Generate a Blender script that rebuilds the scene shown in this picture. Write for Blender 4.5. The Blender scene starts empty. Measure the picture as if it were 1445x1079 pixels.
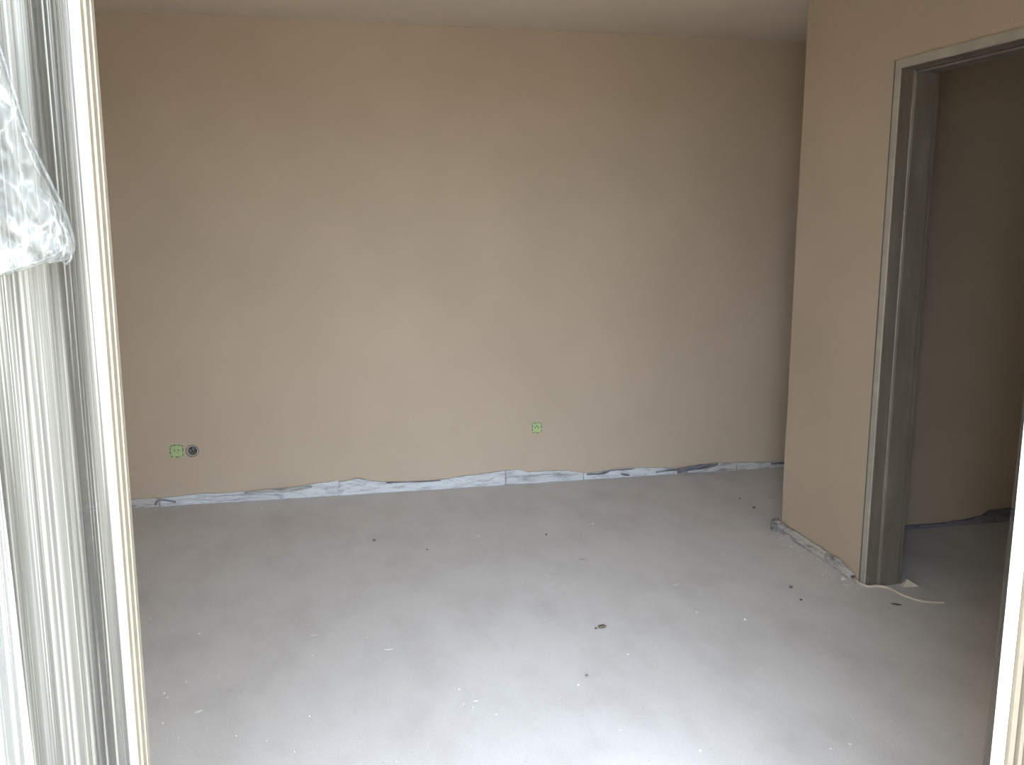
import bpy, bmesh, math, random
from mathutils import Vector, Matrix, noise

random.seed(7)
SC = bpy.context.scene
COL = SC.collection

# ------------------------------------------------------------------ camera
FPX, IW, IH = 1310.0, 1445.0, 1079.0
PITCH = math.atan(234 / FPX)
YAW = math.radians(12.58)
CAM_Z = 1.58
cam_d = bpy.data.cameras.new('camera')
cam_d.sensor_fit = 'HORIZONTAL'
cam_d.sensor_width = 36.0
cam_d.lens = 36.0 * FPX / IW
cam_d.clip_start = 0.02
cam = bpy.data.objects.new('camera', cam_d)
cam.location = (0, 0, CAM_Z)
cam.rotation_euler = (math.pi / 2 - PITCH, 0, -YAW)
COL.objects.link(cam)
SC.camera = cam

# ------------------------------------------------------------------ overcast sky and exposure
world = bpy.data.worlds.new('overcast_sky')
SC.world = world
world.use_nodes = True
wb = world.node_tree.nodes['Background']
wb.inputs[0].default_value = (0.84, 0.96, 1.08, 1)
wb.inputs[1].default_value = 1.0
vs = SC.view_settings
vs.view_transform = 'Standard'
vs.look = 'None'
vs.gamma = 1.0
vs.use_curve_mapping = False
vs.exposure = 4.25
pd = bpy.data.lights.new('daylight_opening', 'AREA')      # sky portal in the balcony opening
pd.shape = 'RECTANGLE'
pd.size, pd.size_y = 2.5, 2.3
pd.cycles.is_portal = True
po = bpy.data.objects.new('daylight_opening', pd)
po.location = (-0.05, 0.9, 1.12)
po.rotation_euler = (math.pi / 2, 0, 0)
COL.objects.link(po)
SC.cycles.max_bounces = 14
SC.cycles.diffuse_bounces = 10
SC.cycles.transparent_max_bounces = 24

# ------------------------------------------------------------------ main sizes (metres)
Y_BACK, Y_IN, Y_OUT = 5.262, 1.25, 0.95
X_LEFT, X_RIGHT, X_FAR = -1.32, 2.335, 4.2
WT = 0.15                      # right wall thickness
Y_CORNER, Y_ROOM2 = 4.14, 4.02
Z_CEIL = 2.6
DOOR_Y0, DOOR_Y1, DOOR_Z = 2.47, 3.43, 2.19
OPEN_L, OPEN_R, OPEN_Z = -1.25, 1.18, 2.25


def ray(px, py):
    d = Vector(((px - IW / 2) / FPX, 1.0, -(py - IH / 2) / FPX))
    d = Matrix.Rotation(-PITCH, 3, 'X') @ d
    return Matrix.Rotation(-YAW, 3, 'Z') @ d


def on_floor(px, py, z=0.0):
    d = ray(px, py)
    return Vector((0, 0, CAM_Z)) + d * ((z - CAM_Z) / d.z)


def on_y(px, py, y):
    d = ray(px, py)
    return Vector((0, 0, CAM_Z)) + d * (y / d.y)


def on_x(px, py, x):
    d = ray(px, py)
    return Vector((0, 0, CAM_Z)) + d * (x / d.x)


# ------------------------------------------------------------------ material helpers
def new_mat(name):
    m = bpy.data.materials.new(name)
    m.use_nodes = True
    nt = m.node_tree
    return m, nt, nt.nodes['Principled BSDF']


def node(nt, typ, **kw):
    n = nt.nodes.new(typ)
    for k, v in kw.items():
        setattr(n, k, v)
    return n


def noise_node(nt, vec, scale, detail=4, rough=0.55):
    n = node(nt, 'ShaderNodeTexNoise')
    n.inputs['Scale'].default_value = scale
    n.inputs['Detail'].default_value = detail
    n.inputs['Roughness'].default_value = rough
    nt.links.new(vec, n.inputs['Vector'])
    return n


def ramp(nt, fac, stops):
    r = node(nt, 'ShaderNodeValToRGB')
    el = r.color_ramp.elements
    while len(el) < len(stops):
        el.new(0.5)
    for e, (p, c) in zip(el, stops):
        e.position = p
        e.color = c if len(c) == 4 else (*c, 1)
    nt.links.new(fac, r.inputs['Fac'])
    return r


def mix(nt, fac, a, b, blend='MIX'):
    n = node(nt, 'ShaderNodeMix', data_type='RGBA', blend_type=blend)
    for key, val in ((0, fac), (6, a), (7, b)):
        s = n.inputs[key]
        if hasattr(val, 'links') or isinstance(val, bpy.types.NodeSocket):
            nt.links.new(val, s)
        elif isinstance(val, (int, float)):
            s.default_value = val
        else:
            s.default_value = (*val, 1)
    return n.outputs[2]


def world_pos(nt):
    return node(nt, 'ShaderNodeNewGeometry').outputs['Position']


def obj_pos(nt):
    return node(nt, 'ShaderNodeTexCoord').outputs['Object']


def stretched(nt, vec, scale):
    m = node(nt, 'ShaderNodeMapping')
    m.inputs['Scale'].default_value = scale
    nt.links.new(vec, m.inputs['Vector'])
    return m.outputs[0]


def bump(nt, bsdf, height, strength, dist):
    b = node(nt, 'ShaderNodeBump')
    b.inputs['Strength'].default_value = strength
    b.inputs['Distance'].default_value = dist
    nt.links.new(height, b.inputs['Height'])
    nt.links.new(b.outputs[0], bsdf.inputs['Normal'])


def plaster(name, c, var=0.04):
    m, nt, b = new_mat(name)
    p = world_pos(nt)
    big = noise_node(nt, p, 1.7, 3)
    fine = noise_node(nt, p, 160, 3)
    c0 = tuple(x * (1 - var) for x in c)
    c1 = tuple(min(1, x * (1 + var)) for x in c)
    base = ramp(nt, big.outputs['Fac'], [(0.3, c0), (0.7, c1)]).outputs[0]
    grain = ramp(nt, fine.outputs['Fac'], [(0.35, (0.94,) * 3), (0.65, (1, 1, 1))]).outputs[0]
    nt.links.new(mix(nt, 1.0, base, grain, 'MULTIPLY'), b.inputs['Base Color'])
    b.inputs['Roughness'].default_value = 0.92
    b.inputs['Specular IOR Level'].default_value = 0.15
    bump(nt, b, fine.outputs['Fac'], 0.25, 0.002)
    return m


def plain(name, c, rough=0.5, spec=0.5, metal=0.0, var=0.08, scale=30):
    m, nt, b = new_mat(name)
    n = noise_node(nt, obj_pos(nt), scale, 4)
    base = ramp(nt, n.outputs['Fac'], [(0.3, tuple(x * (1 - var) for x in c)),
                                       (0.7, tuple(min(1, x * (1 + var)) for x in c))]).outputs[0]
    nt.links.new(base, b.inputs['Base Color'])
    b.inputs['Roughness'].default_value = rough
    b.inputs['Specular IOR Level'].default_value = spec
    b.inputs['Metallic'].default_value = metal
    return m


M = {}
M['wall'] = plaster('wall_plaster', (0.425, 0.343, 0.265))
M['ceiling'] = plaster('ceiling_plaster', (0.64, 0.56, 0.47))
M['outside'] = plaster('outside_render', (0.42, 0.38, 0.32))
M['ground'] = plaster('bare_ground', (0.62, 0.52, 0.40))
M['pvc'] = plain('white_pvc', (0.80, 0.79, 0.76), 0.35, 0.5, var=0.03, scale=60)
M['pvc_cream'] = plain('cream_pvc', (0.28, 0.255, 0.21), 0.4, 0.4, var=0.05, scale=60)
M['frame_darkened'] = plain('shade_darkened_cream', (0.155, 0.135, 0.105), 0.5, 0.3, var=0.05, scale=60)  # cream frame part, its colour darkened in place of shade
M['gasket'] = plain('rubber_gasket', (0.10, 0.095, 0.09), 0.6)
M['cable'] = plain('cable_sheath', (0.50, 0.44, 0.37), 0.5)
M['chip'] = plain('plaster_chip', (0.68, 0.66, 0.63), 0.9, 0.1, scale=90)
M['dark_chip'] = plain('dark_chip', (0.15, 0.135, 0.125), 0.9, 0.1, scale=90)
M['brown_chip'] = plain('brown_chip', (0.13, 0.105, 0.085), 0.9, 0.1, scale=90)
M['green'] = plain('green_plastic', (0.33, 0.41, 0.20), 0.5, 0.4, var=0.12, scale=70)
M['green_dark'] = plain('dark_green_notch', (0.10, 0.14, 0.06), 0.7, 0.2, scale=70)
M['box_grey'] = plain('grey_box_plastic', (0.13, 0.115, 0.10), 0.6, 0.3)
M['box_rim'] = plain('beige_box_rim', (0.48, 0.42, 0.35), 0.7, 0.3)
M['wire'] = plain('grey_wire', (0.40, 0.39, 0.40), 0.5, 0.3)


def strip_mat(name, c, dirt):
    m, nt, b = new_mat(name)
    p = world_pos(nt)
    n1 = noise_node(nt, stretched(nt, p, (9, 9, 40)), 1.0, 5, 0.6)
    n2 = noise_node(nt, p, 120, 3)
    col = ramp(nt, n1.outputs['Fac'], [(0.36, dirt), (0.50, c), (0.75, tuple(min(1, x * 1.08) for x in c))]).outputs[0]
    sp = ramp(nt, n2.outputs['Fac'], [(0.30, (0.6, 0.58, 0.58)), (0.40, (1, 1, 1))]).outputs[0]
    nt.links.new(mix(nt, 1.0, col, sp, 'MULTIPLY'), b.inputs['Base Color'])
    b.inputs['Roughness'].default_value = 0.55
    b.inputs['Specular IOR Level'].default_value = 0.35
    bump(nt, b, n1.outputs['Fac'], 0.5, 0.01)
    return m


M['foam'] = strip_mat('edge_foam_white', (0.475, 0.485, 0.505), (0.34, 0.345, 0.36))
M['foam_grey'] = strip_mat('edge_foam_dusty', (0.41, 0.395, 0.375), (0.20, 0.19, 0.19))
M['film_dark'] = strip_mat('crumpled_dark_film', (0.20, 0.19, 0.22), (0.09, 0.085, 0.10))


def floor_mat():
    m, nt, b = new_mat('screed_floor')
    p = world_pos(nt)
    big = noise_node(nt, p, 0.9, 4, 0.6)
    mid = noise_node(nt, stretched(nt, p, (3.0, 1.6, 1)), 1.5, 5, 0.62)
    fine = noise_node(nt, p, 190, 3)
    base = ramp(nt, big.outputs['Fac'], [(0.30, (0.580, 0.560, 0.555)), (0.5, (0.612, 0.596, 0.596)), (0.72, (0.640, 0.625, 0.628))]).outputs[0]
    cloud = ramp(nt, mid.outputs['Fac'], [(0.28, (0.88, 0.865, 0.86)), (0.55, (1, 1, 1)), (0.8, (1.0, 0.985, 0.97))]).outputs[0]
    c = mix(nt, 1.0, base, cloud, 'MULTIPLY')
    grain = ramp(nt, fine.outputs['Fac'], [(0.30, (0.86,) * 3), (0.6, (1, 1, 1))]).outputs[0]
    c = mix(nt, 1.0, c, grain, 'MULTIPLY')
    # pinhole specks: dark and pale
    for sc, lo, colr in ((34, 0.035, (0.20, 0.18, 0.17)), (27, 0.03, (0.86, 0.84, 0.80))):
        v = node(nt, 'ShaderNodeTexVoronoi', feature='F1')
        v.inputs['Scale'].default_value = sc
        nt.links.new(p, v.inputs['Vector'])
        pick = node(nt, 'ShaderNodeSeparateColor')
        nt.links.new(v.outputs['Color'], pick.inputs[0])
        keep = node(nt, 'ShaderNodeMath', operation='GREATER_THAN')
        keep.inputs[1].default_value = 0.80
        nt.links.new(pick.outputs[0], keep.inputs[0])
        sm = ramp(nt, v.outputs['Distance'], [(lo, (1, 1, 1)), (lo + 0.05, (0, 0, 0))])
        f = node(nt, 'ShaderNodeMath', operation='MULTIPLY')
        nt.links.new(sm.outputs[0], f.inputs[0])
        nt.links.new(keep.outputs[0], f.inputs[1])
        f2 = node(nt, 'ShaderNodeMath', operation='MULTIPLY')
        nt.links.new(f.outputs[0], f2.inputs[0])
        f2.inputs[1].default_value = 0.8
        c = mix(nt, f2.outputs[0], c, colr)
    # stains with a shape of their own
    wob = noise_node(nt, p, 14, 4)
    for (px, py, r, colr, amt) in ((823, 789, 0.075, (0.33, 0.31, 0.30), 0.55), (888, 797, 0.085, (0.62, 0.60, 0.58), 0.5),
                                   (890, 812, 0.05, (0.36, 0.34, 0.33), 0.35), (1012, 948, 0.045, (0.45, 0.36, 0.32), 0.5),
                                   (780, 842, 0.07, (0.62, 0.61, 0.60), 0.5), (1050, 815, 0.04, (0.48, 0.38, 0.33), 0.5),
                                   (610, 770, 0.10, (0.63, 0.62, 0.61), 0.45), (470, 797, 0.06, (0.63, 0.62, 0.61), 0.4),
                                   (572, 1008, 0.05, (0.60, 0.50, 0.46), 0.5), (1370, 965, 0.05, (0.45, 0.30, 0.25), 0.6),
                                   (1255, 858, 0.05, (0.40, 0.34, 0.30), 0.5)):
        q = on_floor(px, py)
        d = node(nt, 'ShaderNodeVectorMath', operation='DISTANCE')
        nt.links.new(p, d.inputs[0])
        d.inputs[1].default_value = q
        a = node(nt, 'ShaderNodeMath', operation='DIVIDE')
        nt.links.new(d.outputs['Value'], a.inputs[0])
        a.inputs[1].default_value = r
        s = node(nt, 'ShaderNodeMath', operation='ADD')
        nt.links.new(a.outputs[0], s.inputs[0])
        w = node(nt, 'ShaderNodeMath', operation='MULTIPLY')
        nt.links.new(wob.outputs['Fac'], w.inputs[0])
        w.inputs[1].default_value = 1.6
        nt.links.new(w.outputs[0], s.inputs[1])
        k = ramp(nt, s.outputs[0], [(0.0, (amt,) * 3), (0.75, (amt,) * 3), (1.0, (0, 0, 0))])
        c = mix(nt, k.outputs[0], c, colr)
    nt.links.new(c, b.inputs['Base Color'])
    b.inputs['Roughness'].default_value = 0.62
    b.inputs['Specular IOR Level'].default_value = 0.3
    bump(nt, b, fine.outputs['Fac'], 0.2, 0.002)
    return m


M['floor'] = floor_mat()


def steel_mat():
    m, nt, b = new_mat('grey_primed_steel')
    p = world_pos(nt)
    n = noise_node(nt, stretched(nt, p, (14, 14, 2.2)), 1.6, 5, 0.65)
    s = noise_node(nt, p, 45, 4)
    base = ramp(nt, n.outputs['Fac'], [(0.3, (0.115, 0.096, 0.076)), (0.55, (0.145, 0.124, 0.10)), (0.75, (0.19, 0.168, 0.142))]).outputs[0]
    spots = ramp(nt, s.outputs['Fac'], [(0.70, (0, 0, 0)), (0.76, (0.7,) * 3)])
    nt.links.new(mix(nt, spots.outputs[0], base, (0.36, 0.34, 0.30)), b.inputs['Base Color'])
    b.inputs['Roughness'].default_value = 0.42
    b.inputs['Specular IOR Level'].default_value = 0.5
    return m


M['steel'] = steel_mat()
M['steel_face'] = plain('light_grey_primer', (0.34, 0.315, 0.27), 0.5, 0.4, var=0.10, scale=14)


def film_mat(name, opac, shade, tint, freq, crumple=False, gloss=0.12):
    """Clear polythene: hazy and dusty, whiter along its creases. opac and shade run from flat film to crease."""
    m, nt, b = new_mat(name)
    nt.nodes.remove(b)
    out = nt.nodes['Material Output']
    p = obj_pos(nt)

    def math_(op, x, y):
        n = node(nt, 'ShaderNodeMath', operation=op)
        for k, v in ((0, x), (1, y)):
            if isinstance(v, (int, float)):
                n.inputs[k].default_value = v
            else:
                nt.links.new(v, n.inputs[k])
        return n.outputs[0]
    specks = ramp(nt, noise_node(nt, p, 600, 2).outputs['Fac'], [(0.72, (0, 0, 0)), (0.78, (0.5,) * 3)]).outputs[0]
    if crumple:
        w = noise_node(nt, p, freq * 0.8, 3)
        wv = mix(nt, 0.025, p, w.outputs['Color'])
        crease = None
        for sc, th, amt in ((freq, 0.06, 0.55), (freq * 2.3, 0.07, 0.3)):
            v = node(nt, 'ShaderNodeTexVoronoi', feature='DISTANCE_TO_EDGE')
            v.inputs['Scale'].default_value = sc
            nt.links.new(stretched(nt, wv, (1.9, 1, 0.6)), v.inputs['Vector'])
            c = math_('MULTIPLY', ramp(nt, v.outputs['Distance'], [(0.0, (1, 1, 1)), (th, (0, 0, 0))]).outputs[0], amt)
            crease = c if crease is None else math_('MAXIMUM', crease, c)
        cloud = ramp(nt, noise_node(nt, p, freq * 0.6, 4).outputs['Fac'], [(0.35, (0, 0, 0)), (0.75, (0.6,) * 3)]).outputs[0]
        d = math_('MAXIMUM', math_('ADD', math_('MULTIPLY', crease, math_('ADD', cloud, 0.25)), math_('MULTIPLY', cloud, 0.35)), specks)
    else:
        acc = None
        for k, lo, hi, amt, zf in ((0.35, 0.42, 0.72, 0.35, 0.35), (1.0, 0.55, 0.68, 0.42, 0.5), (2.7, 0.56, 0.66, 0.45, 0.9), (7.0, 0.56, 0.70, 0.32, 1.3)):
            n = noise_node(nt, stretched(nt, p, (freq * k, freq * 0.1 * k, zf)), 1.0, 2, 0.5)
            c = math_('MULTIPLY', ramp(nt, n.outputs['Fac'], [(lo, (0, 0, 0)), (hi, (1, 1, 1))]).outputs[0], amt)
            acc = c if acc is None else math_('ADD', acc, c)
        d = math_('MAXIMUM', acc, specks)

    def span(lo, hi):
        mr = node(nt, 'ShaderNodeMapRange')
        nt.links.new(d, mr.inputs['Value'])
        mr.inputs['To Min'].default_value = lo
        mr.inputs['To Max'].default_value = hi
        return mr.outputs[0]
    col = mix(nt, d, tuple(shade[0] * t for t in tint), tuple(shade[1] * t for t in tint))
    tr = node(nt, 'ShaderNodeBsdfTransparent')
    tr.inputs[0].default_value = (0.94, 0.95, 0.94, 1)
    df = node(nt, 'ShaderNodeBsdfDiffuse')
    tl = node(nt, 'ShaderNodeBsdfTranslucent')
    nt.links.new(col, df.inputs[0]); nt.links.new(col, tl.inputs[0])
    gl = node(nt, 'ShaderNodeBsdfGlossy')
    gl.inputs['Roughness'].default_value = 0.3
    nt.links.new(col, gl.inputs[0])
    m1 = node(nt, 'ShaderNodeMixShader'); m1.inputs[0].default_value = 0.3
    nt.links.new(df.outputs[0], m1.inputs[1]); nt.links.new(tl.outputs[0], m1.inputs[2])
    m2 = node(nt, 'ShaderNodeMixShader'); m2.inputs[0].default_value = gloss
    nt.links.new(m1.outputs[0], m2.inputs[1]); nt.links.new(gl.outputs[0], m2.inputs[2])
    m3 = node(nt, 'ShaderNodeMixShader')
    nt.links.new(span(*opac), m3.inputs[0])
    nt.links.new(tr.outputs[0], m3.inputs[1]); nt.links.new(m2.outputs[0], m3.inputs[2])
    nt.links.new(m3.outputs[0], out.inputs['Surface'])
    return m


M['pane_film'] = film_mat('stretched_clear_film', (0.72, 0.95), (0.052, 0.42), (1.0, 1.0, 0.93), 95)
M['glare_film'] = film_mat('glare_white_film', (0.35, 0.95), (0.38, 0.9), (0.97, 1.0, 1.0), 60)  # whiteness of the sky glare put into the film colour
M['flap_film'] = film_mat('crumpled_clear_film', (0.35, 0.9), (0.17, 0.85), (0.97, 1.0, 1.0), 22, crumple=True)
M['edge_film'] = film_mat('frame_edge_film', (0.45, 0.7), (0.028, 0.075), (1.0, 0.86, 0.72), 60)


# ------------------------------------------------------------------ geometry helpers
def finish(name, bm, mat, parent=None, smooth=False, loc=None):
    me = bpy.data.meshes.new(name)
    bmesh.ops.recalc_face_normals(bm, faces=bm.faces)
    if loc is not None:
        bmesh.ops.translate(bm, verts=bm.verts, vec=-Vector(loc))
    bm.to_mesh(me)
    bm.free()
    if smooth:
        for p in me.polygons:
            p.use_smooth = True
    me.materials.append(M[mat])
    o = bpy.data.objects.new(name, me)
    if loc is not None:
        o.location = loc
    COL.objects.link(o)
    if parent is not None:
        o.parent = parent
        o.matrix_parent_inverse = Matrix.Translation(parent.location).inverted()
    return o


def box(bm, x0, x1, y0, y1, z0, z1):
    v = [bm.verts.new((x, y, z)) for x in (x0, x1) for y in (y0, y1) for z in (z0, z1)]
    for f in ((0, 1, 3, 2), (4, 6, 7, 5), (0, 4, 5, 1), (2, 3, 7, 6), (0, 2, 6, 4), (1, 5, 7, 3)):
        bm.faces.new([v[i] for i in f])


def boxes(name, mat, parent, *bs, bevel=0.0):
    bm = bmesh.new()
    for b in bs:
        box(bm, *b)
    if bevel:
        bmesh.ops.bevel(bm, geom=list(bm.edges), offset=bevel, segments=2, affect='EDGES')
    return finish(name, bm, mat, parent)


def struct(o, label=None):
    o['kind'] = 'structure'
    if label:
        o['label'] = label
    return o


def thing(name, loc, label, cat, group=None):
    o = bpy.data.objects.new(name, None)
    o.empty_display_size = 0.05
    o.location = loc
    COL.objects.link(o)
    return tag(o, label, cat, group)


def tag(o, label, cat, group=None):
    o['label'] = label
    o['category'] = cat
    if group:
        o['group'] = group
    return o


def extrude_profile(bm, prof, a, b, place):
    """prof: 2-D points; place(u, v, t) -> world; swept from t=a to t=b."""
    A = [bm.verts.new(place(u, v, a)) for u, v in prof]
    B = [bm.verts.new(place(u, v, b)) for u, v in prof]
    n = len(prof)
    for i in range(n):
        bm.faces.new((A[i], A[(i + 1) % n], B[(i + 1) % n], B[i]))
    bm.faces.new(A)
    bm.faces.new(list(reversed(B)))


def tube(bm, pts, r, seg=10):
    rings = []
    for i, p in enumerate(pts):
        t = (pts[min(i + 1, len(pts) - 1)] - pts[max(i - 1, 0)]).normalized()
        s = t.cross(Vector((0, 0, 1)))
        s = s.normalized() if s.length > 1e-4 else Vector((1, 0, 0))
        u = s.cross(t).normalized()
        rings.append([bm.verts.new(p + (s * math.cos(2 * math.pi * k / seg) + u * math.sin(2 * math.pi * k / seg)) * r)
                      for k in range(seg)])
    for a, b in zip(rings, rings[1:]):
        for k in range(seg):
            bm.faces.new((a[k], a[(k + 1) % seg], b[(k + 1) % seg], b[k]))
    bm.faces.new(rings[0]); bm.faces.new(list(reversed(rings[-1])))


def spline(ctrl, n=12):
    P = [ctrl[0]] + list(ctrl) + [ctrl[-1]]
    out = []
    for i in range(1, len(P) - 2):
        for k in range(n):
            t = k / n
            a, b, c, d = P[i - 1], P[i], P[i + 1], P[i + 2]
            out.append(0.5 * ((2 * b) + (c - a) * t + (2 * a - 5 * b + 4 * c - d) * t * t + (3 * b - a - 3 * c + d) * t ** 3))
    out.append(P[-2])
    return out


# ------------------------------------------------------------------ the room
struct(boxes('floor', 'floor', None, (X_LEFT - 0.15, X_FAR + 0.15, Y_OUT + 0.02, Y_BACK + 0.15, -0.15, 0.0)))
struct(boxes('ceiling', 'ceiling', None, (X_LEFT - 0.15, X_FAR + 0.15, Y_OUT, Y_BACK + 0.15, Z_CEIL, Z_CEIL + 0.2)))
struct(boxes('wall_left', 'wall', None, (X_LEFT - 0.15, X_LEFT, Y_IN, Y_BACK, 0, Z_CEIL)))
struct(boxes('wall_far_right', 'wall', None, (X_FAR, X_FAR + 0.15, Y_IN, Y_BACK, 0, Z_CEIL)))

# back wall, with a round hole where the open socket box sits
JB = on_y(271.5, 636, Y_BACK)
JR = 0.0335


def back_wall():
    bm = bmesh.new()
    h = 0.06
    xs = [X_LEFT - 0.15, JB.x - h, JB.x + h, X_FAR + 0.15]
    zs = [0, JB.z - h, JB.z + h, Z_CEIL]
    vert = {}

    def V(x, y, z):
        k = (round(x, 5), round(y, 5), round(z, 5))
        if k not in vert:
            vert[k] = bm.verts.new((x, y, z))
        return vert[k]
    for i in range(3):
        for j in range(3):
            if i == 1 and j == 1:
                continue
            bm.faces.new([V(xs[i], Y_BACK, zs[j]), V(xs[i + 1], Y_BACK, zs[j]), V(xs[i + 1], Y_BACK, zs[j + 1]), V(xs[i], Y_BACK, zs[j + 1])])
    n = 32
    circ = [V(JB.x + JR * math.cos(2 * math.pi * k / n), Y_BACK, JB.z + JR * math.sin(2 * math.pi * k / n)) for k in range(n)]
    deep = [V(JB.x + JR * math.cos(2 * math.pi * k / n), Y_BACK + 0.06, JB.z + JR * math.sin(2 * math.pi * k / n)) for k in range(n)]
    for k in range(n):
        bm.faces.new((circ[k], circ[(k + 1) % n], deep[(k + 1) % n], deep[k]))
    bm.faces.new(deep)
    cor = [V(JB.x + h, Y_BACK, JB.z + h), V(JB.x - h, Y_BACK, JB.z + h), V(JB.x - h, Y_BACK, JB.z - h), V(JB.x + h, Y_BACK, JB.z - h)]
    for q in range(4):                       # corner q faces the arc centred on 45 + 90 q degrees
        a = (4 + 8 * q - 4) % n
        arc = [circ[(a + k) % n] for k in range(9)]
        for k in range(8):
            bm.faces.new((cor[q], arc[k + 1], arc[k]))
        bm.faces.new((cor[q], cor[(q + 1) % 4], arc[8]))
    yb = Y_BACK + 0.15
    x0, x1, z0, z1 = xs[0], xs[3], zs[0], zs[3]
    bm.faces.new([V(x0, yb, z0), V(x0, yb, z1), V(x1, yb, z1), V(x1, yb, z0)])
    bm.faces.new([V(x, Y_BACK, z1) for x in xs] + [V(x1, yb, z1), V(x0, yb, z1)])
    bm.faces.new([V(x, Y_BACK, z0) for x in reversed(xs)] + [V(x0, yb, z0), V(x1, yb, z0)])
    bm.faces.new([V(x0, Y_BACK, z) for z in reversed(zs)] + [V(x0, yb, z0), V(x0, yb, z1)][::1])
    bm.faces.new([V(x1, Y_BACK, z) for z in zs] + [V(x1, yb, z1), V(x1, yb, z0)])
    return finish('wall_back', bm, 'wall')


struct(back_wall())

# right wall with the doorway, its far end an outside corner
bm = bmesh.new()
OY0, OY1, OZ = DOOR_Y0 + 0.012, DOOR_Y1 - 0.012, DOOR_Z - 0.012      # rough opening, behind the frame's face
ny = 26
rows = []
rnd = random.Random(3)
box(bm, X_RIGHT, X_RIGHT + WT, Y_IN, OY0, 0, Z_CEIL)
box(bm, X_RIGHT, X_RIGHT + WT, OY0, OY1, OZ, Z_CEIL)
# far pier: its corner arris is slightly uneven, as hand-plastered
zc = [Z_CEIL * k / 40 for k in range(41)]
L = [(X_RIGHT + 0.0025 * (noise.noise((0.3, 1.7, z * 5)) ), Y_CORNER + 0.006 * noise.noise((4.1, 0.2, z * 3.5)), z) for z in zc]
Ls = [bm.verts.new(p) for p in L]
Rs = [bm.verts.new((X_RIGHT + WT, Y_CORNER, z)) for z in zc]
Ns = [bm.verts.new((X_RIGHT, OY1, z)) for z in zc]
Ms = [bm.verts.new((X_RIGHT + WT, OY1, z)) for z in zc]
for k in range(40):
    for A, B in ((Ns, Ls), (Ls, Rs), (Rs, Ms), (Ms, Ns)):
        bm.faces.new((A[k], B[k], B[k + 1], A[k + 1]))
bm.faces.new((Ns[0], Ls[0], Rs[0], Ms[0])); bm.faces.new((Ns[-1], Ls[-1], Rs[-1], Ms[-1]))
struct(finish('wall_right', bm, 'wall'))
struct(boxes('wall_partition', 'wall', None, (X_RIGHT + WT, X_FAR, Y_ROOM2, Y_CORNER, 0, Z_CEIL)))

# outer wall round the balcony door
struct(boxes('wall_front', 'outside', None,
             (X_LEFT - 0.15, OPEN_L, Y_OUT, Y_IN, 0, Z_CEIL),
             (OPEN_R, X_FAR + 0.15, Y_OUT, Y_IN, 0, Z_CEIL),
             (OPEN_L, OPEN_R, Y_OUT, Y_IN, OPEN_Z, Z_CEIL)))
struct(boxes('terrace_ground', 'ground', None, (-60, 60, -60, Y_OUT + 0.02, -0.2, -0.03)))
struct(boxes('added_light_blocker_right', 'outside', None, (1.58, 1.78, -2.6, Y_OUT, -0.03, 5.0)))  # unseen wall added outside to narrow the daylight from the right
struct(boxes('added_light_blocker_left', 'outside', None, (-2.1, -1.9, -2.2, Y_OUT, -0.03, 5.0)))  # unseen wall added outside to narrow the daylight from the left

# ------------------------------------------------------------------ inner door: pressed steel frame
door1 = bpy.data.objects.new('door_1', None)
door1.location = (X_RIGHT, (DOOR_Y0 + DOOR_Y1) / 2, 0)
COL.objects.link(door1)
struct(door1, 'grey pressed-steel door frame without a leaf in the right wall')
F = 0.036                                    # width of the face on the wall
# profile: u = distance from the outer edge towards the opening, v = depth into the wall
PROF = [(0.0, -0.003), (F - 0.003, -0.003), (F, -0.001), (F, 0.052), (F + 0.003, 0.056), (F + 0.010, 0.052), (F + 0.016, 0.056),
        (F + 0.016, 0.142), (F + 0.012, 0.146), (F + 0.012, WT + 0.012), (0.0, WT + 0.012), (0.0, WT + 0.001),
        (0.012, WT + 0.001), (0.012, 0.001), (0.0, 0.001)]


def jamb(far):
    bm = bmesh.new()
    e, s = (DOOR_Y1, -1) if far else (DOOR_Y0, 1)
    extrude_profile(bm, PROF, 0.0, DOOR_Z, lambda u, v, t: (X_RIGHT + v, e + s * u, t if t == 0 else t - u))
    return finish('jamb', bm, 'steel', door1)


jamb(True)
jamb(False)
bm = bmesh.new()
A = [bm.verts.new((X_RIGHT + v, DOOR_Y1 - u, DOOR_Z - u)) for u, v in PROF]
B = [bm.verts.new((X_RIGHT + v, DOOR_Y0 + u, DOOR_Z - u)) for u, v in PROF]
for i in range(len(PROF)):
    j = (i + 1) % len(PROF)
    bm.faces.new((A[i], A[j], B[j], B[i]))
bm.faces.new(A); bm.faces.new(list(reversed(B)))
finish('head', bm, 'steel', door1)
# lighter primed face of the frame, on the wall plane
for e, sgn in ((DOOR_Y1, -1), (DOOR_Y0, 1)):
    bm = bmesh.new()
    extrude_profile(bm, [(0.0, -0.0065), (F - 0.004, -0.0065), (F - 0.002, -0.0035), (0.0, -0.0035)], 0.0, DOOR_Z,
                    lambda u, v, t: (X_RIGHT + v, e + sgn * u, t if t == 0 else t - u))
    finish('face_strip', bm, 'steel_face', door1)
bm = bmesh.new()
FP = [(0.0, -0.0065), (F - 0.004, -0.0065), (F - 0.002, -0.0035), (0.0, -0.0035)]
A = [bm.verts.new((X_RIGHT + v, DOOR_Y1 - u, DOOR_Z - u)) for u, v in FP]
B = [bm.verts.new((X_RIGHT + v, DOOR_Y0 + u, DOOR_Z - u)) for u, v in FP]
for i in range(4):
    j = (i + 1) % 4
    bm.faces.new((A[i], A[j], B[j], B[i]))
bm.faces.new(A); bm.faces.new(list(reversed(B)))
finish('face_strip', bm, 'steel_face', door1)
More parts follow.
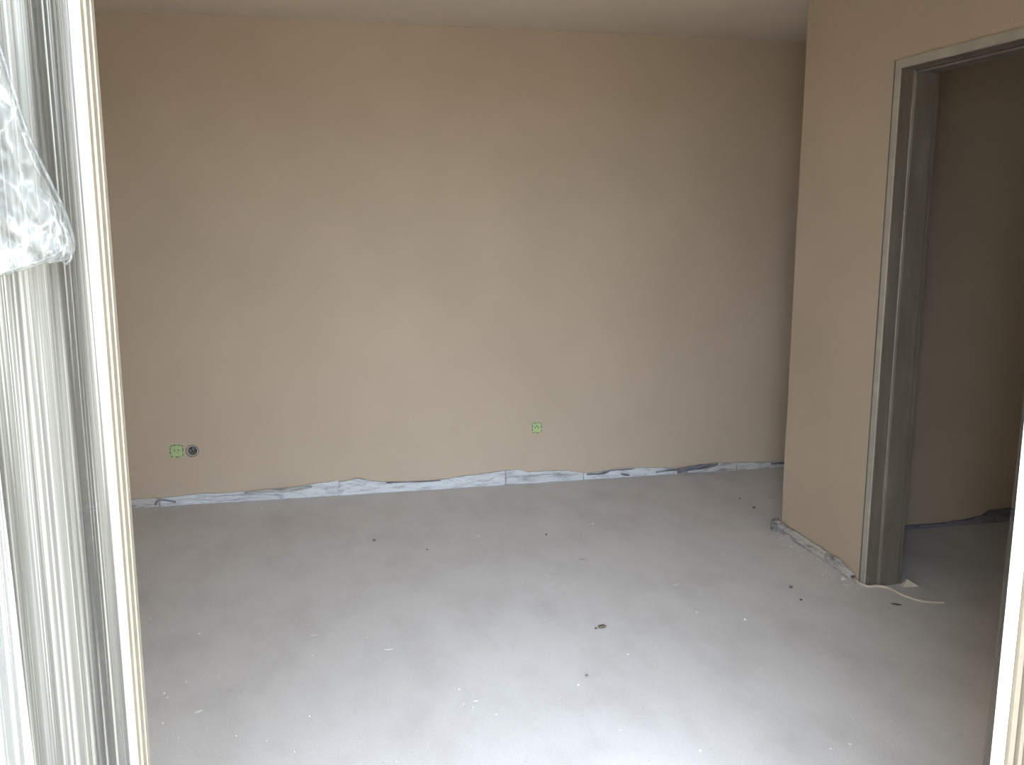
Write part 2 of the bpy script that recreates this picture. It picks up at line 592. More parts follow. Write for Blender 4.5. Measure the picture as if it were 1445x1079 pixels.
# strike plate recess and a bolt hole on the far jamb
p = on_x(1290, 430, X_RIGHT + 0.10)
boxes('strike_plate', 'steel', door1, (X_RIGHT + 0.085, X_RIGHT + 0.112, DOOR_Y1 - F - 0.0175, DOOR_Y1 - F - 0.0155, 0.98, 1.14))
# dark joint between plaster and frame
boxes('joint_gap', 'gasket', door1, (X_RIGHT - 0.0018, X_RIGHT + 0.004, DOOR_Y1, DOOR_Y1 + 0.016, 0.0, DOOR_Z + 0.003))

# ------------------------------------------------------------------ balcony door unit in the outer wall
YF = 1.2                                     # plane of the frame's outer face
d2 = bpy.data.objects.new('door_2', None)
d2.location = (0, YF, 0)
COL.objects.link(d2)
struct(d2, 'white balcony door frame with a glazed side panel, standing open')
XM = -0.238                                  # opening side of the mullion
XR = 1.100                                   # opening side of the right jamb
XG = XM - 0.0105
Z0 = 0.0
# mullion: stepped profiles in plan (x, y); the sash edge in front, the lining behind it
bm = bmesh.new()
extrude_profile(bm, [(XG, YF), (XM - 0.004, YF), (XM - 0.002, YF + 0.002), (XM - 0.002, YF + 0.012), (XM - 0.004, YF + 0.015), (XM - 0.004, YF + 0.018), (XG, YF + 0.018)],
                Z0, OPEN_Z, lambda u, v, t: (u, v, t))
finish('sash_edge', bm, 'pvc', d2)
bm = bmesh.new()
extrude_profile(bm, [(XG, YF + 0.018), (XM - 0.003, YF + 0.018), (XM - 0.003, YF + 0.034), (XM - 0.0045, YF + 0.035), (XM - 0.0045, YF + 0.038), (XM - 0.001, YF + 0.039),
                     (XM - 0.001, YF + 0.060), (XM - 0.003, YF + 0.061), (XM - 0.003, YF + 0.064), (XM, YF + 0.065), (XM, YF + 0.082), (XG, YF + 0.082)],
                Z0, OPEN_Z, lambda u, v, t: (u, v, t))
finish('mullion', bm, 'pvc_cream', d2)
# right jamb
XW = OPEN_R
bm = bmesh.new()
extrude_profile(bm, [(XR, YF), (XR + 0.001, YF - 0.001), (XR + 0.007, YF - 0.001), (XR + 0.008, YF + 0.003), (XR + 0.009, YF + 0.0205), (XR, YF + 0.0205)],
                Z0, OPEN_Z, lambda u, v, t: (u, v, t))
finish('jamb', bm, 'pvc', d2)
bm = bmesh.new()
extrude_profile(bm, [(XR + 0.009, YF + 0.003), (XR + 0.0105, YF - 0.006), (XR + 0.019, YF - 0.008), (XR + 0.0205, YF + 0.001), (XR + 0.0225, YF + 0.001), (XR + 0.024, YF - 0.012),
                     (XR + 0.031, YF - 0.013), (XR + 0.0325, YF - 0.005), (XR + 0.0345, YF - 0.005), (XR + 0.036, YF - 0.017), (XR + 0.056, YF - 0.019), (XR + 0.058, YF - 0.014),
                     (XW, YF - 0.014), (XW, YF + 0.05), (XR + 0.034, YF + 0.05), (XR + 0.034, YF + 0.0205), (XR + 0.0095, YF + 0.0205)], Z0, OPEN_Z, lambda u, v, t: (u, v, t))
finish('outer_frame', bm, 'frame_darkened', d2)
boxes('head', 'pvc', d2, (OPEN_L, OPEN_R, YF - 0.01, YF + 0.05, OPEN_Z - 0.07, OPEN_Z), bevel=0.003)
boxes('threshold', 'pvc', d2, (OPEN_L, OPEN_R, YF - 0.02, YF + 0.05, -0.002, 0.022), bevel=0.003)
boxes('stile', 'pvc', d2, (OPEN_L, OPEN_L + 0.07, YF, YF + 0.05, 0.022, OPEN_Z - 0.07), bevel=0.003)
boxes('gasket', 'gasket', d2, (XG - 0.004, XG, YF + 0.026, YF + 0.034, 0.022, OPEN_Z - 0.07))


# ------------------------------------------------------------------ plastic film
def wavy_sheet(name, mat, x0, x1, z0, z1, y, amp, freq, nx, nz, parent=None, skew=0.0, xz=None, loc=None):
    bm = bmesh.new()
    g = []
    for j in range(nz + 1):
        z = z0 + (z1 - z0) * j / nz
        row = []
        for i in range(nx + 1):
            u = i / nx
            xa, xb = (x0, x1) if xz is None else xz(z)
            x = xa + (xb - xa) * u
            d = amp * (noise.noise((x * freq, z * 0.7, y)) + 0.5 * noise.noise((x * freq * 2.7 + 9, z * 1.3, y)) + 0.25 * noise.noise((x * freq * 6 + 3, z * 2.0, y)))
            row.append(bm.verts.new((x, y + d, z)))
        g.append(row)
    for j in range(nz):
        for i in range(nx):
            bm.faces.new((g[j][i], g[j][i + 1], g[j + 1][i + 1], g[j + 1][i]))
    return finish(name, bm, mat, parent, smooth=True, loc=loc)


pf = wavy_sheet('protective_film', 'pane_film', OPEN_L + 0.02, XG + 0.003, 0.03, OPEN_Z - 0.02, YF - 0.012, 0.006, 55, 700, 60, loc=(-0.7, YF - 0.012, 0.03))
tag(pf, 'clear streaky protective film stretched over the glazed panel beside the door opening', 'plastic film')

# white layer added to stand in for sky glare on the lower left film
dl = wavy_sheet('glare_film_layer', 'glare_film', -0.9, -0.3, 0.04, 1.46, YF - 0.04, 0.008, 30, 200, 40,
                xz=lambda z: (OPEN_L + 0.03, on_y(0, 690, YF - 0.04).x + 0.012 * (1.35 - z) + 0.012 * noise.noise((0, 0, z * 3))), loc=(-0.7, YF - 0.04, 0.04))
tag(dl, 'white film layer added for the sky glare at the lower left edge', 'plastic film')


# torn flap hanging in front
def flap():
    yy = YF - 0.075
    right = [(-20, 20), (0, 62), (16, 112), (40, 186), (68, 246), (93, 298), (106, 338), (105, 356), (96, 364), (84, 367), (60, 371), (30, 380), (0, 388), (-40, 396)]
    R = [on_y(a, b, yy) for a, b in right]
    pts = spline(R, 8)
    n = len(pts)
    xl = on_y(-170, 200, yy).x
    bm = bmesh.new()
    g = []
    nu = 70
    zs = [q.z for q in pts]
    ztop, zbot = max(zs), min(zs)
    zl = [ztop + 0.03 + (zbot - 0.02 - ztop - 0.03) * k / (n - 1) for k in range(n)]
    for k, q in enumerate(pts):
        row = []
        for i in range(nu + 1):
            u = i / nu
            e = u ** 0.75
            x = xl + (q.x - xl) * e
            z = zl[k] + (q.z - zl[k]) * e
            pz, pxx = z * 9, x * 9
            d = 0.016 * noise.noise((pxx * 1.3 + 2, pz * 0.6, 0)) + 0.010 * abs(noise.noise((pxx * 4 + pz * 1.5, pz * 2, 3))) + 0.006 * abs(noise.noise((pxx * 9 - pz * 5, pz * 6, 8)))
            d += 0.010 * abs(noise.noise((pxx * 2.2 + pz * 2.8, 1, 5)))
            hem = max(0.0, (u - 0.93) / 0.07)
            row.append(bm.verts.new((x, yy - d - 0.012 * math.sin(hem * math.pi), z)))
        g.append(row)
    for k in range(n - 1):
        for i in range(nu):
            bm.faces.new((g[k][i], g[k][i + 1], g[k + 1][i + 1], g[k + 1][i]))
    o = finish('torn_film_flap', bm, 'flap_film', smooth=True, loc=(xl, yy, zbot))
    tag(o, 'crumpled torn flap of clear plastic hanging at upper left', 'plastic film')
    # rolled hem along the torn edge
    bm = bmesh.new()
    hp = [Vector((q.x, yy - 0.006 - 0.003 * noise.noise(q * 20), q.z)) for q in pts]
    tube(bm, hp, 0.0022, 6)
    finish('rolled_hem', bm, 'flap_film', o, smooth=True)
    c = on_y(88, 364, yy)
    bm = bmesh.new()
    tube(bm, spline([c, c + Vector((0.004, -0.008, -0.006)), c + Vector((0.010, -0.010, -0.002)), c + Vector((0.011, -0.008, 0.006)), c + Vector((0.004, -0.006, 0.009))], 5), 0.0016, 6)
    finish('twisted_tip', bm, 'flap_film', o, smooth=True)


flap()

# thin film strip standing proud of the right jamb
ef = wavy_sheet('frame_edge_film', 'edge_film', XR - 0.012, XR + 0.003, 0.03, OPEN_Z - 0.08, YF + 0.023, 0.0012, 60, 8, 60,
                xz=lambda z: (XR - max(0.001, min(0.014, 0.0115 - 0.0145 * (z - 0.68))), XR + 0.003), loc=(XR, YF + 0.023, 0.03))
tag(ef, 'narrow strip of clear film along the edge of the right jamb', 'plastic film')


# ------------------------------------------------------------------ edge insulation strips at the foot of the walls
def contour_strip(name, mat, pts, wall_y, thick, label, seed, cat='insulation strip', group=None, nseg=8):
    """pts: (x px, top px, bottom px) on the back wall; a foam strip standing at its foot."""
    T = [(on_y(a, t, wall_y - thick), on_floor(a, b)) for a, t, b in pts]
    xs = [q[0].x for q in T]
    hs = [max(0.012, q[0].z) for q in T]
    bm = bmesh.new()
    n = (len(pts) - 1) * nseg
    cols = []
    for i in range(n + 1):
        s = i / nseg
        k = min(int(s), len(pts) - 2)
        f = s - k
        f = f * f * (3 - 2 * f)
        x = xs[k] + (xs[k + 1] - xs[k]) * (s - k)
        h = hs[k] + (hs[k + 1] - hs[k]) * f
        h += 0.0035 * noise.noise((x * 25, seed, 0)) + 0.002 * noise.noise((x * 80, seed, 4))
        w = 0.006 * noise.noise((x * 7, seed, 1))
        col = []
        m = 9
        for j in range(m + 1):
            z = h * j / m
            bulge = 0.006 * noise.noise((x * 11, z * 55 + x * 9, seed)) + 0.005 * abs(noise.noise((x * 16, z * 80 - x * 14, seed + 5))) + 0.005 * (1 - j / m)
            col.append(bm.verts.new((x, min(wall_y - 0.0045, wall_y - thick - w * (j / m) - bulge), z)))
        col.append(bm.verts.new((x, wall_y - 0.001, h)))
        col.append(bm.verts.new((x, wall_y - 0.001, 0)))
        cols.append(col)
    for a, b in zip(cols, cols[1:]):
        for j in range(len(a)):
            k = (j + 1) % len(a)
            bm.faces.new((a[j], b[j], b[k], a[k]))
    bm.faces.new(cols[0]); bm.faces.new(list(reversed(cols[-1])))
    cx = (xs[0] + xs[-1]) / 2
    o = finish(name, bm, mat, smooth=False, loc=(cx, wall_y - thick / 2, 0))
    if label:
        tag(o, label, cat, group)
    return o


def fold(parent, mat, pts, wall_y, out, seed, name='fold', lean=0.012):
    """A thin flap of the strip folded outwards: (x px, top px, bottom px) rows."""
    bm = bmesh.new()
    cols = []
    nseg = 6
    P = [(on_y(a, t, wall_y - out), on_y(a, b, wall_y - out)) for a, t, b in pts]
    n = (len(P) - 1) * nseg
    for i in range(n + 1):
        s = i / nseg
        k = min(int(s), len(P) - 2)
        f = s - k
        t = P[k][0].lerp(P[k + 1][0], f)
        b = P[k][1].lerp(P[k + 1][1], f)
        col = []
        for j in range(5):
            q = b.lerp(t, j / 4)
            q.z = max(q.z, 0.001) + 0.002 * noise.noise((q.x * 40, j * 0.6, seed))
            q.y += -lean * (j / 4) + 0.004 * noise.noise((q.x * 22, j * 0.9, seed + 3))
            col.append(q)
        cols.append(col)
    fr = [[bm.verts.new(q) for q in c] for c in cols]
    bk = [[bm.verts.new(q + Vector((0, 0.0025, 0))) for q in c] for c in cols]
    for i in range(n):
        for j in range(4):
            bm.faces.new((fr[i][j], fr[i + 1][j], fr[i + 1][j + 1], fr[i][j + 1]))
            bm.faces.new((bk[i][j], bk[i][j + 1], bk[i + 1][j + 1], bk[i + 1][j]))
        bm.faces.new((fr[i][4], fr[i + 1][4], bk[i + 1][4], bk[i][4]))
        bm.faces.new((fr[i][0], bk[i][0], bk[i + 1][0], fr[i + 1][0]))
    for c in (0, n):
        for j in range(4):
            bm.faces.new((fr[c][j], fr[c][j + 1], bk[c][j + 1], bk[c][j]))
    return finish(name, bm, mat, parent)


YB = Y_BACK
s1 = contour_strip('edge_strip', 'foam_grey', [(120, 709, 722), (190, 704.5, 716), (212, 703, 715), (224.5, 703, 713.5)], YB, 0.010,
                   'short grey edge strip at the foot of the back wall, nearest the white frame', 1)
c = on_floor(221, 713)
bm = bmesh.new()
tube(bm, spline([on_y(219, 712, YB - 0.022), on_y(221, 708, YB - 0.03), on_y(227, 705.5, YB - 0.03), on_y(236, 706, YB - 0.024), on_y(248, 708, YB - 0.018)], 6), 0.0045, 8)
finish('curled_edge', bm, 'film_dark', s1, smooth=True)
s2 = contour_strip('edge_strip', 'foam', [(226, 702.5, 713.5), (252, 700, 712), (280, 696.5, 711), (318, 695.5, 709), (350, 693, 706), (410, 687.5, 702), (455, 681, 699), (478, 678, 697.5)], YB, 0.010,
                   'long white edge strip with a thin fold, below the round socket box', 2)
fold(s2, 'foam', [(300, 700, 710), (340, 697, 707), (385, 697, 704.5), (400, 698.5, 703.5)], YB, 0.020, 3)
fold(s2, 'foam_grey', [(345, 693.5, 696.5), (372, 690.5, 695), (405, 688, 694), (440, 684, 688)], YB, 0.019, 5)
s3 = contour_strip('edge_strip', 'foam', [(479, 679.5, 697.3), (490, 678, 696.5), (507, 676, 695), (530, 679.5, 694), (562, 680, 692.5), (600, 678.5, 690), (625, 676.5, 688.5), (660, 671, 686), (690, 667.5, 684), (712.5, 664, 683)], YB, 0.014,
                   'bright white edge strip rising to a point left of the middle socket cover', 4)
fold(s3, 'foam', [(477, 686, 697), (484, 685, 697)], YB, 0.028, 6, name='torn_end')
fold(s3, 'film_dark', [(545, 680, 682), (565, 679.4, 681.2), (600, 678.4, 680), (622, 677, 678.4)], YB, 0.021, 16, lean=0.004)
fold(s3, 'foam', [(497, 675.5, 679), (505, 674, 680), (516, 676.5, 682)], YB, 0.024, 7, name='crumb_of_foam')
s4 = contour_strip('edge_strip', 'foam', [(714, 664, 683), (731, 662.5, 682), (746, 666, 681.5), (770, 664.5, 679.5), (800, 664, 677), (823, 667.5, 676)], YB, 0.010,
                   'white edge strip with a square notch, under the middle socket cover', 5)
fold(s4, 'foam', [(714, 673, 682), (722, 672, 682), (730, 671.5, 681.5)], YB, 0.024, 8, name='notched_tab')
fold(s4, 'foam', [(738, 672, 681), (765, 669, 680), (798, 669, 677.5)], YB, 0.018, 9)
s5 = contour_strip('edge_strip', 'foam', [(824, 668, 675.5), (842, 666, 674.5), (870, 661.5, 672.5), (900, 659.5, 670.5), (930, 660, 669.5), (955, 660.5, 668.3)], YB, 0.010,
                   'torn white edge strip with dark creases, right of the middle socket cover', 6)
fold(s5, 'film_dark', [(828, 667.5, 670), (845, 667, 669.6), (852, 664.5, 669.5), (862, 662.5, 664.5), (895, 660.5, 662)], YB, 0.020, 10)
fold(s5, 'film_dark', [(876, 667, 669.5), (882, 668, 671), (888, 669, 671.5)], YB, 0.022, 11)
fold(s5, 'film_dark', [(925, 665.5, 667), (940, 662.5, 665), (958, 661, 663.5)], YB, 0.022, 12)
s6 = contour_strip('edge_strip', 'foam_grey', [(956, 661, 668.2), (985, 656, 666.5), (1010, 653, 664), (1039, 652.5, 661.8)], YB, 0.010,
                   'grey edge strip under a dark crumpled film, near the back right corner', 7)
fold(s6, 'film_dark', [(957, 660, 667.5), (970, 657.5, 667), (990, 655, 663), (1012, 652.5, 657)], YB, 0.026, 13, name='crumpled_film', lean=0.02)
fold(s6, 'foam', [(970, 663.5, 666.5), (985, 661.5, 665.5), (1000, 659, 662)], YB, 0.045, 14, name='torn_edge')
s7 = contour_strip('edge_strip', 'foam_grey', [(1040, 652.5, 661.5), (1070, 652, 660), (1107, 651, 657.5), (1180, 648, 653.5), (1300, 642, 647)], YB, 0.010,
                   'straight dusty edge strip running behind the wall corner', 8)
fold(s7, 'film_dark', [(1088, 652, 655.5), (1100, 651.5, 655), (1125, 650.5, 654)], YB, 0.018, 15)


# strip at the foot of the right wall, with a curled end at the corner
def side_strip():
    bm = bmesh.new()
    n = 60
    y0, y1 = DOOR_Y1 + 0.05, Y_CORNER + 0.012
    cols = []
    for i in range(n + 1):
        y = y0 + (y1 - y0) * i / n
        h = 0.046 + 0.006 * noise.noise((y * 14, 2, 2)) + 0.003 * noise.noise((y * 50, 7, 2))
        if i < 10:
            h *= 0.55 + 0.045 * i
        col = []
        for j in range(7):
            f = j / 6
            out = 0.014 + 0.022 * math.sin(f * math.pi) ** 2 * (0.6 + 0.6 * noise.noise((y * 9, f * 2.0, 4))) + 0.010 * (1 - f)
            out += 0.006 * noise.noise((y * 26, f * 5, 6))
            col.append(bm.verts.new((X_RIGHT - max(0.005, out), y, h * f)))
        col.append(bm.verts.new((X_RIGHT - 0.0035, y, h)))
        col.append(bm.verts.new((X_RIGHT - 0.0035, y, 0.0)))
        cols.append(col)
    for a, b in zip(cols, cols[1:]):
        for j in range(len(a)):
            k = (j + 1) % len(a)
            bm.faces.new((a[j], b[j], b[k], a[k]))
    bm.faces.new(cols[0]); bm.faces.new(list(reversed(cols[-1])))
    o = finish('edge_strip', bm, 'foam_grey', loc=(X_RIGHT - 0.012, (y0 + y1) / 2, 0))
    tag(o, 'crumpled dusty edge strip at the foot of the right wall, beside the doorway', 'insulation strip')
    # curled end at the corner
    bm = bmesh.new()
    g = []
    for i in range(15):
        a = i / 14 * 4.2
        r = 0.030 - 0.0032 * a
        row = []
        for j in range(5):
            z = 0.058 * j / 4 * (1 - 0.12 * abs(math.sin(a))) + 0.003
            row.append(bm.verts.new((X_RIGHT - 0.034 + r * math.cos(a + 0.5), Y_CORNER - 0.004 + r * math.sin(a + 0.5) + 0.004 * noise.noise((a, z * 30, 2)), z)))
        g.append(row)
    for i in range(14):
        for j in range(4):
            bm.faces.new((g[i][j], g[i + 1][j], g[i + 1][j + 1], g[i][j + 1]))
    bmesh.ops.solidify(bm, geom=list(bm.faces), thickness=0.004)
    finish('curled_end', bm, 'foam_grey', o, smooth=True)


side_strip()

# strip in the dark room beyond the doorway, with a lifted crumple
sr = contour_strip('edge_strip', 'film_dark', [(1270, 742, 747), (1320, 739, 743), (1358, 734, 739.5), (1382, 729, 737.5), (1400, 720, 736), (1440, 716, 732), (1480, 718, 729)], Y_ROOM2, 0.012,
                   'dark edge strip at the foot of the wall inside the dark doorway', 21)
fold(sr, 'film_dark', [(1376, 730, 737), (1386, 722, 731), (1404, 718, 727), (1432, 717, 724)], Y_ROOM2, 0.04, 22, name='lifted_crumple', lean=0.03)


# ------------------------------------------------------------------ sockets in the back wall
def rounded_square(r, c, n=6):
    out = []
    for q in range(4):
        ox, oz = (r - c) * (1, -1, -1, 1)[q], (r - c) * (1, 1, -1, -1)[q]
        for k in range(n + 1):
            a = math.pi / 2 * (q + k / n)
            out.append((ox + c * math.cos(a), oz + c * math.sin(a)))
    return out


def socket_cover(px, py, w, h, label, hole_dx, tilt):
    c = on_y(px, py, Y_BACK)
    root = thing('socket_cover', (c.x, Y_BACK, c.z), label, 'socket cover', 'green socket covers on the back wall')
    rot = Matrix.Rotation(tilt, 4, 'Y')

    def put(bm, name, mat, parent=root):
        bmesh.ops.transform(bm, verts=bm.verts, matrix=Matrix.Translation(Vector((c.x, 0, c.z))) @ rot)
        return finish(name, bm, mat, parent)
    # lid: dished plate with a raised rim
    P = rounded_square(0.5, 0.15)
    bm = bmesh.new()
    rings = []
    for s, y in ((1.0, Y_BACK - 0.0005), (1.0, Y_BACK - 0.005), (0.95, Y_BACK - 0.0065), (0.86, Y_BACK - 0.0062), (0.83, Y_BACK - 0.0042)):
        rings.append([bm.verts.new((x * w * s, y, z * h * s)) for x, z in P])
    for a, b in zip(rings, rings[1:]):
        for k in range(len(P)):
            j = (k + 1) % len(P)
            bm.faces.new((a[k], a[j], b[j], b[k]))
    bm.faces.new(rings[-1]); bm.faces.new(list(reversed(rings[0])))
    lid = put(bm, 'lid', 'green')
    # the dark slots round the rim
    slots = [(-0.16, 0.46, 0.16, 0.07), (0.20, 0.46, 0.12, 0.06), (0.45, 0.10, 0.07, 0.22), (0.44, -0.30, 0.08, 0.10), (0.05, -0.46, 0.24, 0.06),
             (-0.34, -0.42, 0.10, 0.09), (-0.46, -0.12, 0.07, 0.20), (-0.46, 0.20, 0.06, 0.20), (-0.38, 0.40, 0.08, 0.08), (0.40, 0.38, 0.09, 0.08)]
    for (x, z, a, b) in slots:
        bm = bmesh.new()
        box(bm, (x - a / 2) * w, (x + a / 2) * w, Y_BACK - 0.0078, Y_BACK - 0.0050, (z - b / 2) * h, (z + b / 2) * h)
        put(bm, 'rim_slot', 'green_dark', lid)
    for (x, z) in hole_dx:
        bm = bmesh.new()
        n = 10
        A = [bm.verts.new((x * w + 0.0042 * math.cos(2 * math.pi * k / n), Y_BACK - 0.0052, z * h + 0.0042 * math.sin(2 * math.pi * k / n))) for k in range(n)]
        B = [bm.verts.new((q.co.x, Y_BACK - 0.0035, q.co.z)) for q in A]
        for k in range(n):
            bm.faces.new((A[k], A[(k + 1) % n], B[(k + 1) % n], B[k]))
        bm.faces.new(A); bm.faces.new(list(reversed(B)))
        put(bm, 'finger_hole', 'green_dark', lid)


socket_cover(249.5, 636, 0.072, 0.071, 'square green socket cover beside the round open box, low on the left', [(-0.16, 0.05), (0.12, 0.07)], 0.03)
socket_cover(757.4, 603.3, 0.060, 0.066, 'square green socket cover alone near the middle of the back wall', [(-0.17, 0.05), (0.0, 0.18), (0.12, 0.06)], -0.02)


def junction_box():
    root = thing('socket_box', (JB.x, Y_BACK, JB.z), 'round open wall socket box with wires inside, right of the green cover', 'socket box')
    n = 36

    def ring(name, mat, prof):
        bm = bmesh.new()
        R = [[bm.verts.new((JB.x + r * math.cos(2 * math.pi * k / n), y, JB.z + r * math.sin(2 * math.pi * k / n))) for k in range(n)] for r, y in prof]
        m = len(R)
        for i in range(m):
            a, b = R[i], R[(i + 1) % m]
            for k in range(n):
                bm.faces.new((a[k], a[(k + 1) % n], b[(k + 1) % n], b[k]))
        return finish(name, bm, mat, root, smooth=False)
    ring('cup', 'box_grey', [(JR - 0.0005, Y_BACK - 0.001), (JR - 0.0005, Y_BACK + 0.045), (0.0005, Y_BACK + 0.045), (0.0005, Y_BACK + 0.043), (JR - 0.0030, Y_BACK + 0.043), (JR - 0.0030, Y_BACK - 0.001)])
    ring('rim', 'box_grey', [(JR + 0.0010, Y_BACK - 0.0005), (JR + 0.0010, Y_BACK - 0.0030), (JR - 0.0030, Y_BACK - 0.0035), (JR - 0.0030, Y_BACK - 0.0005)])
    ring('inner_collar', 'box_rim', [(JR - 0.0035, Y_BACK + 0.001), (JR - 0.0035, Y_BACK + 0.010), (JR - 0.0090, Y_BACK + 0.012), (JR - 0.0080, Y_BACK + 0.001)])
    rr = random.Random(4)
    for k in range(4):
        a = rr.uniform(0, 6.28)
        b = a + rr.uniform(1.5, 3.5)
        q = Vector((JB.x, Y_BACK + 0.036, JB.z))
        pts = [q + Vector((0.016 * math.cos(a), 0.004, 0.016 * math.sin(a))), q + Vector((0.010 * math.cos(a), -0.014, 0.010 * math.sin(a))),
               q + Vector((0.004 * math.cos(b), -0.018 - 0.002 * k, 0.006 * math.sin(b))), q + Vector((0.014 * math.cos(b), -0.010, 0.014 * math.sin(b)))]
        bm = bmesh.new()
        tube(bm, spline(pts, 6), 0.0026, 8)
        finish('wire', bm, ('wire', 'box_grey')[k % 2], root, smooth=True)


junction_box()

# ------------------------------------------------------------------ cable on the floor at the doorway
R = 0.0058
pts = [on_floor(a, b, R) for a, b in ((1207, 818), (1214, 823), (1224, 827), (1236, 826.5), (1247, 827.5), (1258, 831), (1270, 837.5), (1285, 843.5), (1302, 848), (1318, 849.5), (1332, 850))]
bm = bmesh.new()
tube(bm, spline(pts, 6), R, 10)
tag(finish('cable', bm, 'cable', smooth=True, loc=(pts[5].x, pts[5].y, 0)), 'pale cable snaking over the floor from the wall foot into the doorway', 'cable')


# ------------------------------------------------------------------ crumbs and chips on the floor
def lump(name, px, py, sx, sy, sz, mat, seed, rot=0.0, label=None, cat='debris', group=None, sub=2):
    c = on_floor(px, py)
    if name == 'plaster_chip':
        sx, sy, sz = sx * 0.8, sy * 0.8, sz * 0.6
    bm = bmesh.new()
    bmesh.ops.create_icosphere(bm, subdivisions=sub, radius=0.5)
    for v in bm.verts:
        k = 1 + 0.55 * noise.noise(v.co * 3.1 + Vector((seed * 3.7, seed, 0)))
        v.co = Vector((v.co.x * k * sx, v.co.y * k * sy, v.co.z * k * sz))
    zmin = min(v.co.z for v in bm.verts)
    for v in bm.verts:
        v.co.z -= zmin
    bmesh.ops.rotate(bm, verts=bm.verts, matrix=Matrix.Rotation(rot, 3, 'Z'))
    bmesh.ops.translate(bm, verts=bm.verts, vec=(c.x, c.y, 0))
    o = finish(name, bm, mat, loc=(c.x, c.y, 0))
    if label:
        tag(o, label, cat, group)
    return o


lump('dirt_clod', 849, 885, 0.034, 0.026, 0.010, 'brown_chip', 1, 0.2, 'flat brown clod of dirt lying alone in the middle of the floor')
lump('dirt_clod', 841, 887, 0.014, 0.010, 0.005, 'brown_chip', 2, 0.6, 'tiny brown crumb just left of the brown clod')
lump('dark_pebble', 528, 763, 0.014, 0.016, 0.009, 'dark_chip', 3, 0, 'dark pebble on the floor below the long bright edge strip')
lump('dark_pebble', 1064, 717, 0.016, 0.018, 0.011, 'dark_chip', 4, 0, 'dark pebble on the floor just left of the wall corner')
lump('dark_pebble', 1044, 704, 0.012, 0.014, 0.008, 'dark_chip', 5, 0, 'small dark crumb farther back, left of the wall corner')
lump('dark_pebble', 828, 954, 0.010, 0.011, 0.007, 'dark_chip', 6, 0, 'dark crumb on the floor in front of the brown clod')
lump('dark_pebble', 1116, 829, 0.014, 0.018, 0.007, 'dark_chip', 7, 0, 'dark crumb on the floor left of the right wall, the nearer to the wall corner')
lump('dark_pebble', 1130, 847, 0.012, 0.014, 0.007, 'dark_chip', 8, 0, 'dark crumb on the floor left of the doorway, the nearer to the camera')
lump('dark_pebble', 771, 755, 0.011, 0.014, 0.008, 'dark_chip', 9, 0, 'dark crumb on the floor below the middle socket cover')
lump('dark_pebble', 603, 776, 0.009, 0.011, 0.006, 'dark_chip', 10, 0, 'dark speck right of the dark pebble on the left floor')
lump('plaster_chip', 836, 739.5, 0.014, 0.017, 0.010, 'chip', 11, 0, 'white chip on the far floor right of the middle socket cover')
lump('plaster_chip', 1051, 874, 0.014, 0.014, 0.008, 'chip', 12, 0, 'white chip on the floor well left of the doorway')
lump('plaster_chip', 983, 864, 0.010, 0.012, 0.006, 'chip', 13, 0, 'tiny white chip left of the chip near the doorway')
lump('plaster_chip', 953, 825, 0.032, 0.008, 0.004, 'chip', 14, 0.1, 'white sliver on the floor between the clod and the right wall')
lump('plaster_chip', 675, 756, 0.010, 0.013, 0.007, 'chip', 15, 0, 'white speck on the far floor below the rising edge strip')
lump('plaster_chip', 886, 923, 0.014, 0.008, 0.004, 'chip', 16, 0, 'white crumb on the floor in front and right of the clod')
lump('plaster_chip', 816, 966, 0.011, 0.011, 0.006, 'chip', 17, 0, 'white crumb on the near floor in front of the clod')
lump('plaster_chip', 988, 1059, 0.014, 0.010, 0.008, 'chip', 18, 0.7, 'white chip on the nearest floor at the bottom of the picture')
lump('plaster_chip', 1199, 1050, 0.012, 0.012, 0.006, 'chip', 19, 0, 'white crumb on the near floor toward the right jamb')
lump('plaster_chip', 1172, 1056, 0.013, 0.008, 0.004, 'chip', 20, 0, 'flat white crumb on the near floor, left of a rounder one')
lump('plaster_chip', 1258, 1017, 0.014, 0.009, 0.004, 'chip', 21, 0, 'pale flake on the floor in the doorway light')
lump('plaster_chip', 1334, 1036, 0.030, 0.006, 0.003, 'chip', 22, -0.25, 'pale sliver on the dim floor beside the right jamb')
lump('plaster_chip', 263, 962, 0.010, 0.009, 0.006, 'chip', 23, 0, 'pale crumb on the floor beside the left frame')
lump('plaster_chip', 281, 1003, 0.034, 0.020, 0.003, 'chip', 24, 0.5, 'flat pale smear of plaster beside the left frame')
lump('plaster_chip', 548, 916, 0.045, 0.010, 0.003, 'chip', 25, -0.2, 'thin curved flake of plaster on the left floor')
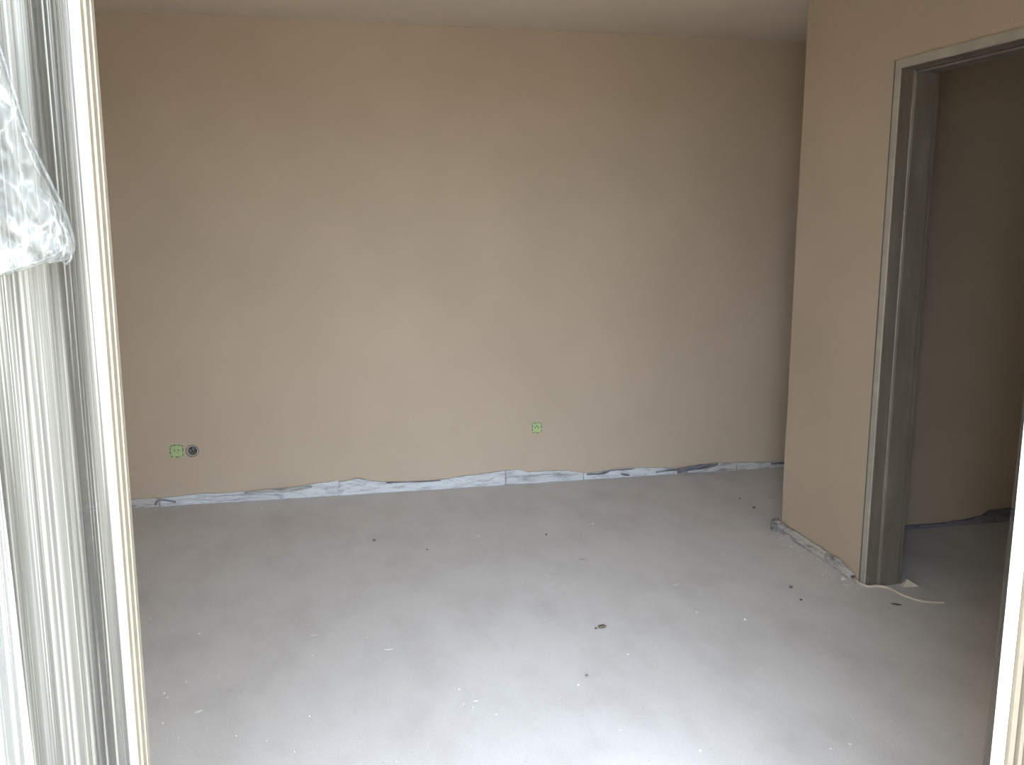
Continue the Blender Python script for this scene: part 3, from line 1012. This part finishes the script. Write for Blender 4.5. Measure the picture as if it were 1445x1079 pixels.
lump('plaster_chip', 443, 896, 0.040, 0.009, 0.002, 'chip', 26, -0.2, 'thin pale flake of plaster on the left floor, left of a brighter one')
lump('plaster_chip', 671, 989, 0.022, 0.008, 0.004, 'chip', 27, 0, 'thin white flake on the near floor, left of the middle')
c = on_floor(1274, 828)
bm = bmesh.new()
WP = [(0, 0, 0), (0.075, -0.012, 0), (0.062, 0.030, 0), (0.004, 0.024, 0), (0.020, 0.002, 0.034), (0.034, 0.022, 0.030), (0.066, 0.004, 0.006)]
wv_ = [bm.verts.new((c.x + x, c.y + y, z)) for x, y, z in WP]
bmesh.ops.convex_hull(bm, input=wv_)
tag(finish('plaster_rubble', bm, 'box_rim', loc=(c.x, c.y, 0)), 'broken wedge of plaster against the inner foot of the door frame', 'debris')
lump('plaster_rubble', 1190, 818, 0.042, 0.022, 0.012, 'chip', 29, 0.8, 'crumbled plaster lump at the end of the side edge strip')
lump('plaster_rubble', 1203, 816, 0.022, 0.018, 0.014, 'brown_chip', 30, 0.2, 'small brown lump at the foot of the right wall by the door frame')
lump('plaster_rubble', 1265, 853, 0.040, 0.014, 0.005, 'brown_chip', 31, -0.6, 'flat brown scrap on the floor in front of the cable')

# scattered grit too fine to count
bm = bmesh.new()
rr = random.Random(11)
for k in range(420):
    x, y = rr.uniform(-1.1, 2.2), rr.uniform(2.3, 5.15)
    if rr.random() < 0.25:
        x, y = X_RIGHT - 0.03 - abs(rr.gauss(0, 0.06)), rr.uniform(3.4, 4.1)
    s = rr.uniform(0.0012, 0.0035)
    vs4 = [bm.verts.new((x + s * a, y + s * b, z)) for a, b, z in ((1, 0.2, 0), (-0.6, 0.8, 0), (-0.4, -0.9, 0), (0, 0, s * 1.2))]
    for f in ((0, 1, 3), (1, 2, 3), (2, 0, 3), (0, 2, 1)):
        bm.faces.new([vs4[i] for i in f])
g = finish('floor_grit', bm, 'chip', loc=(0.5, 3.5, 0))
tag(g, 'fine pale grit scattered over the bare screed floor', 'grit')
g['kind'] = 'stuff'
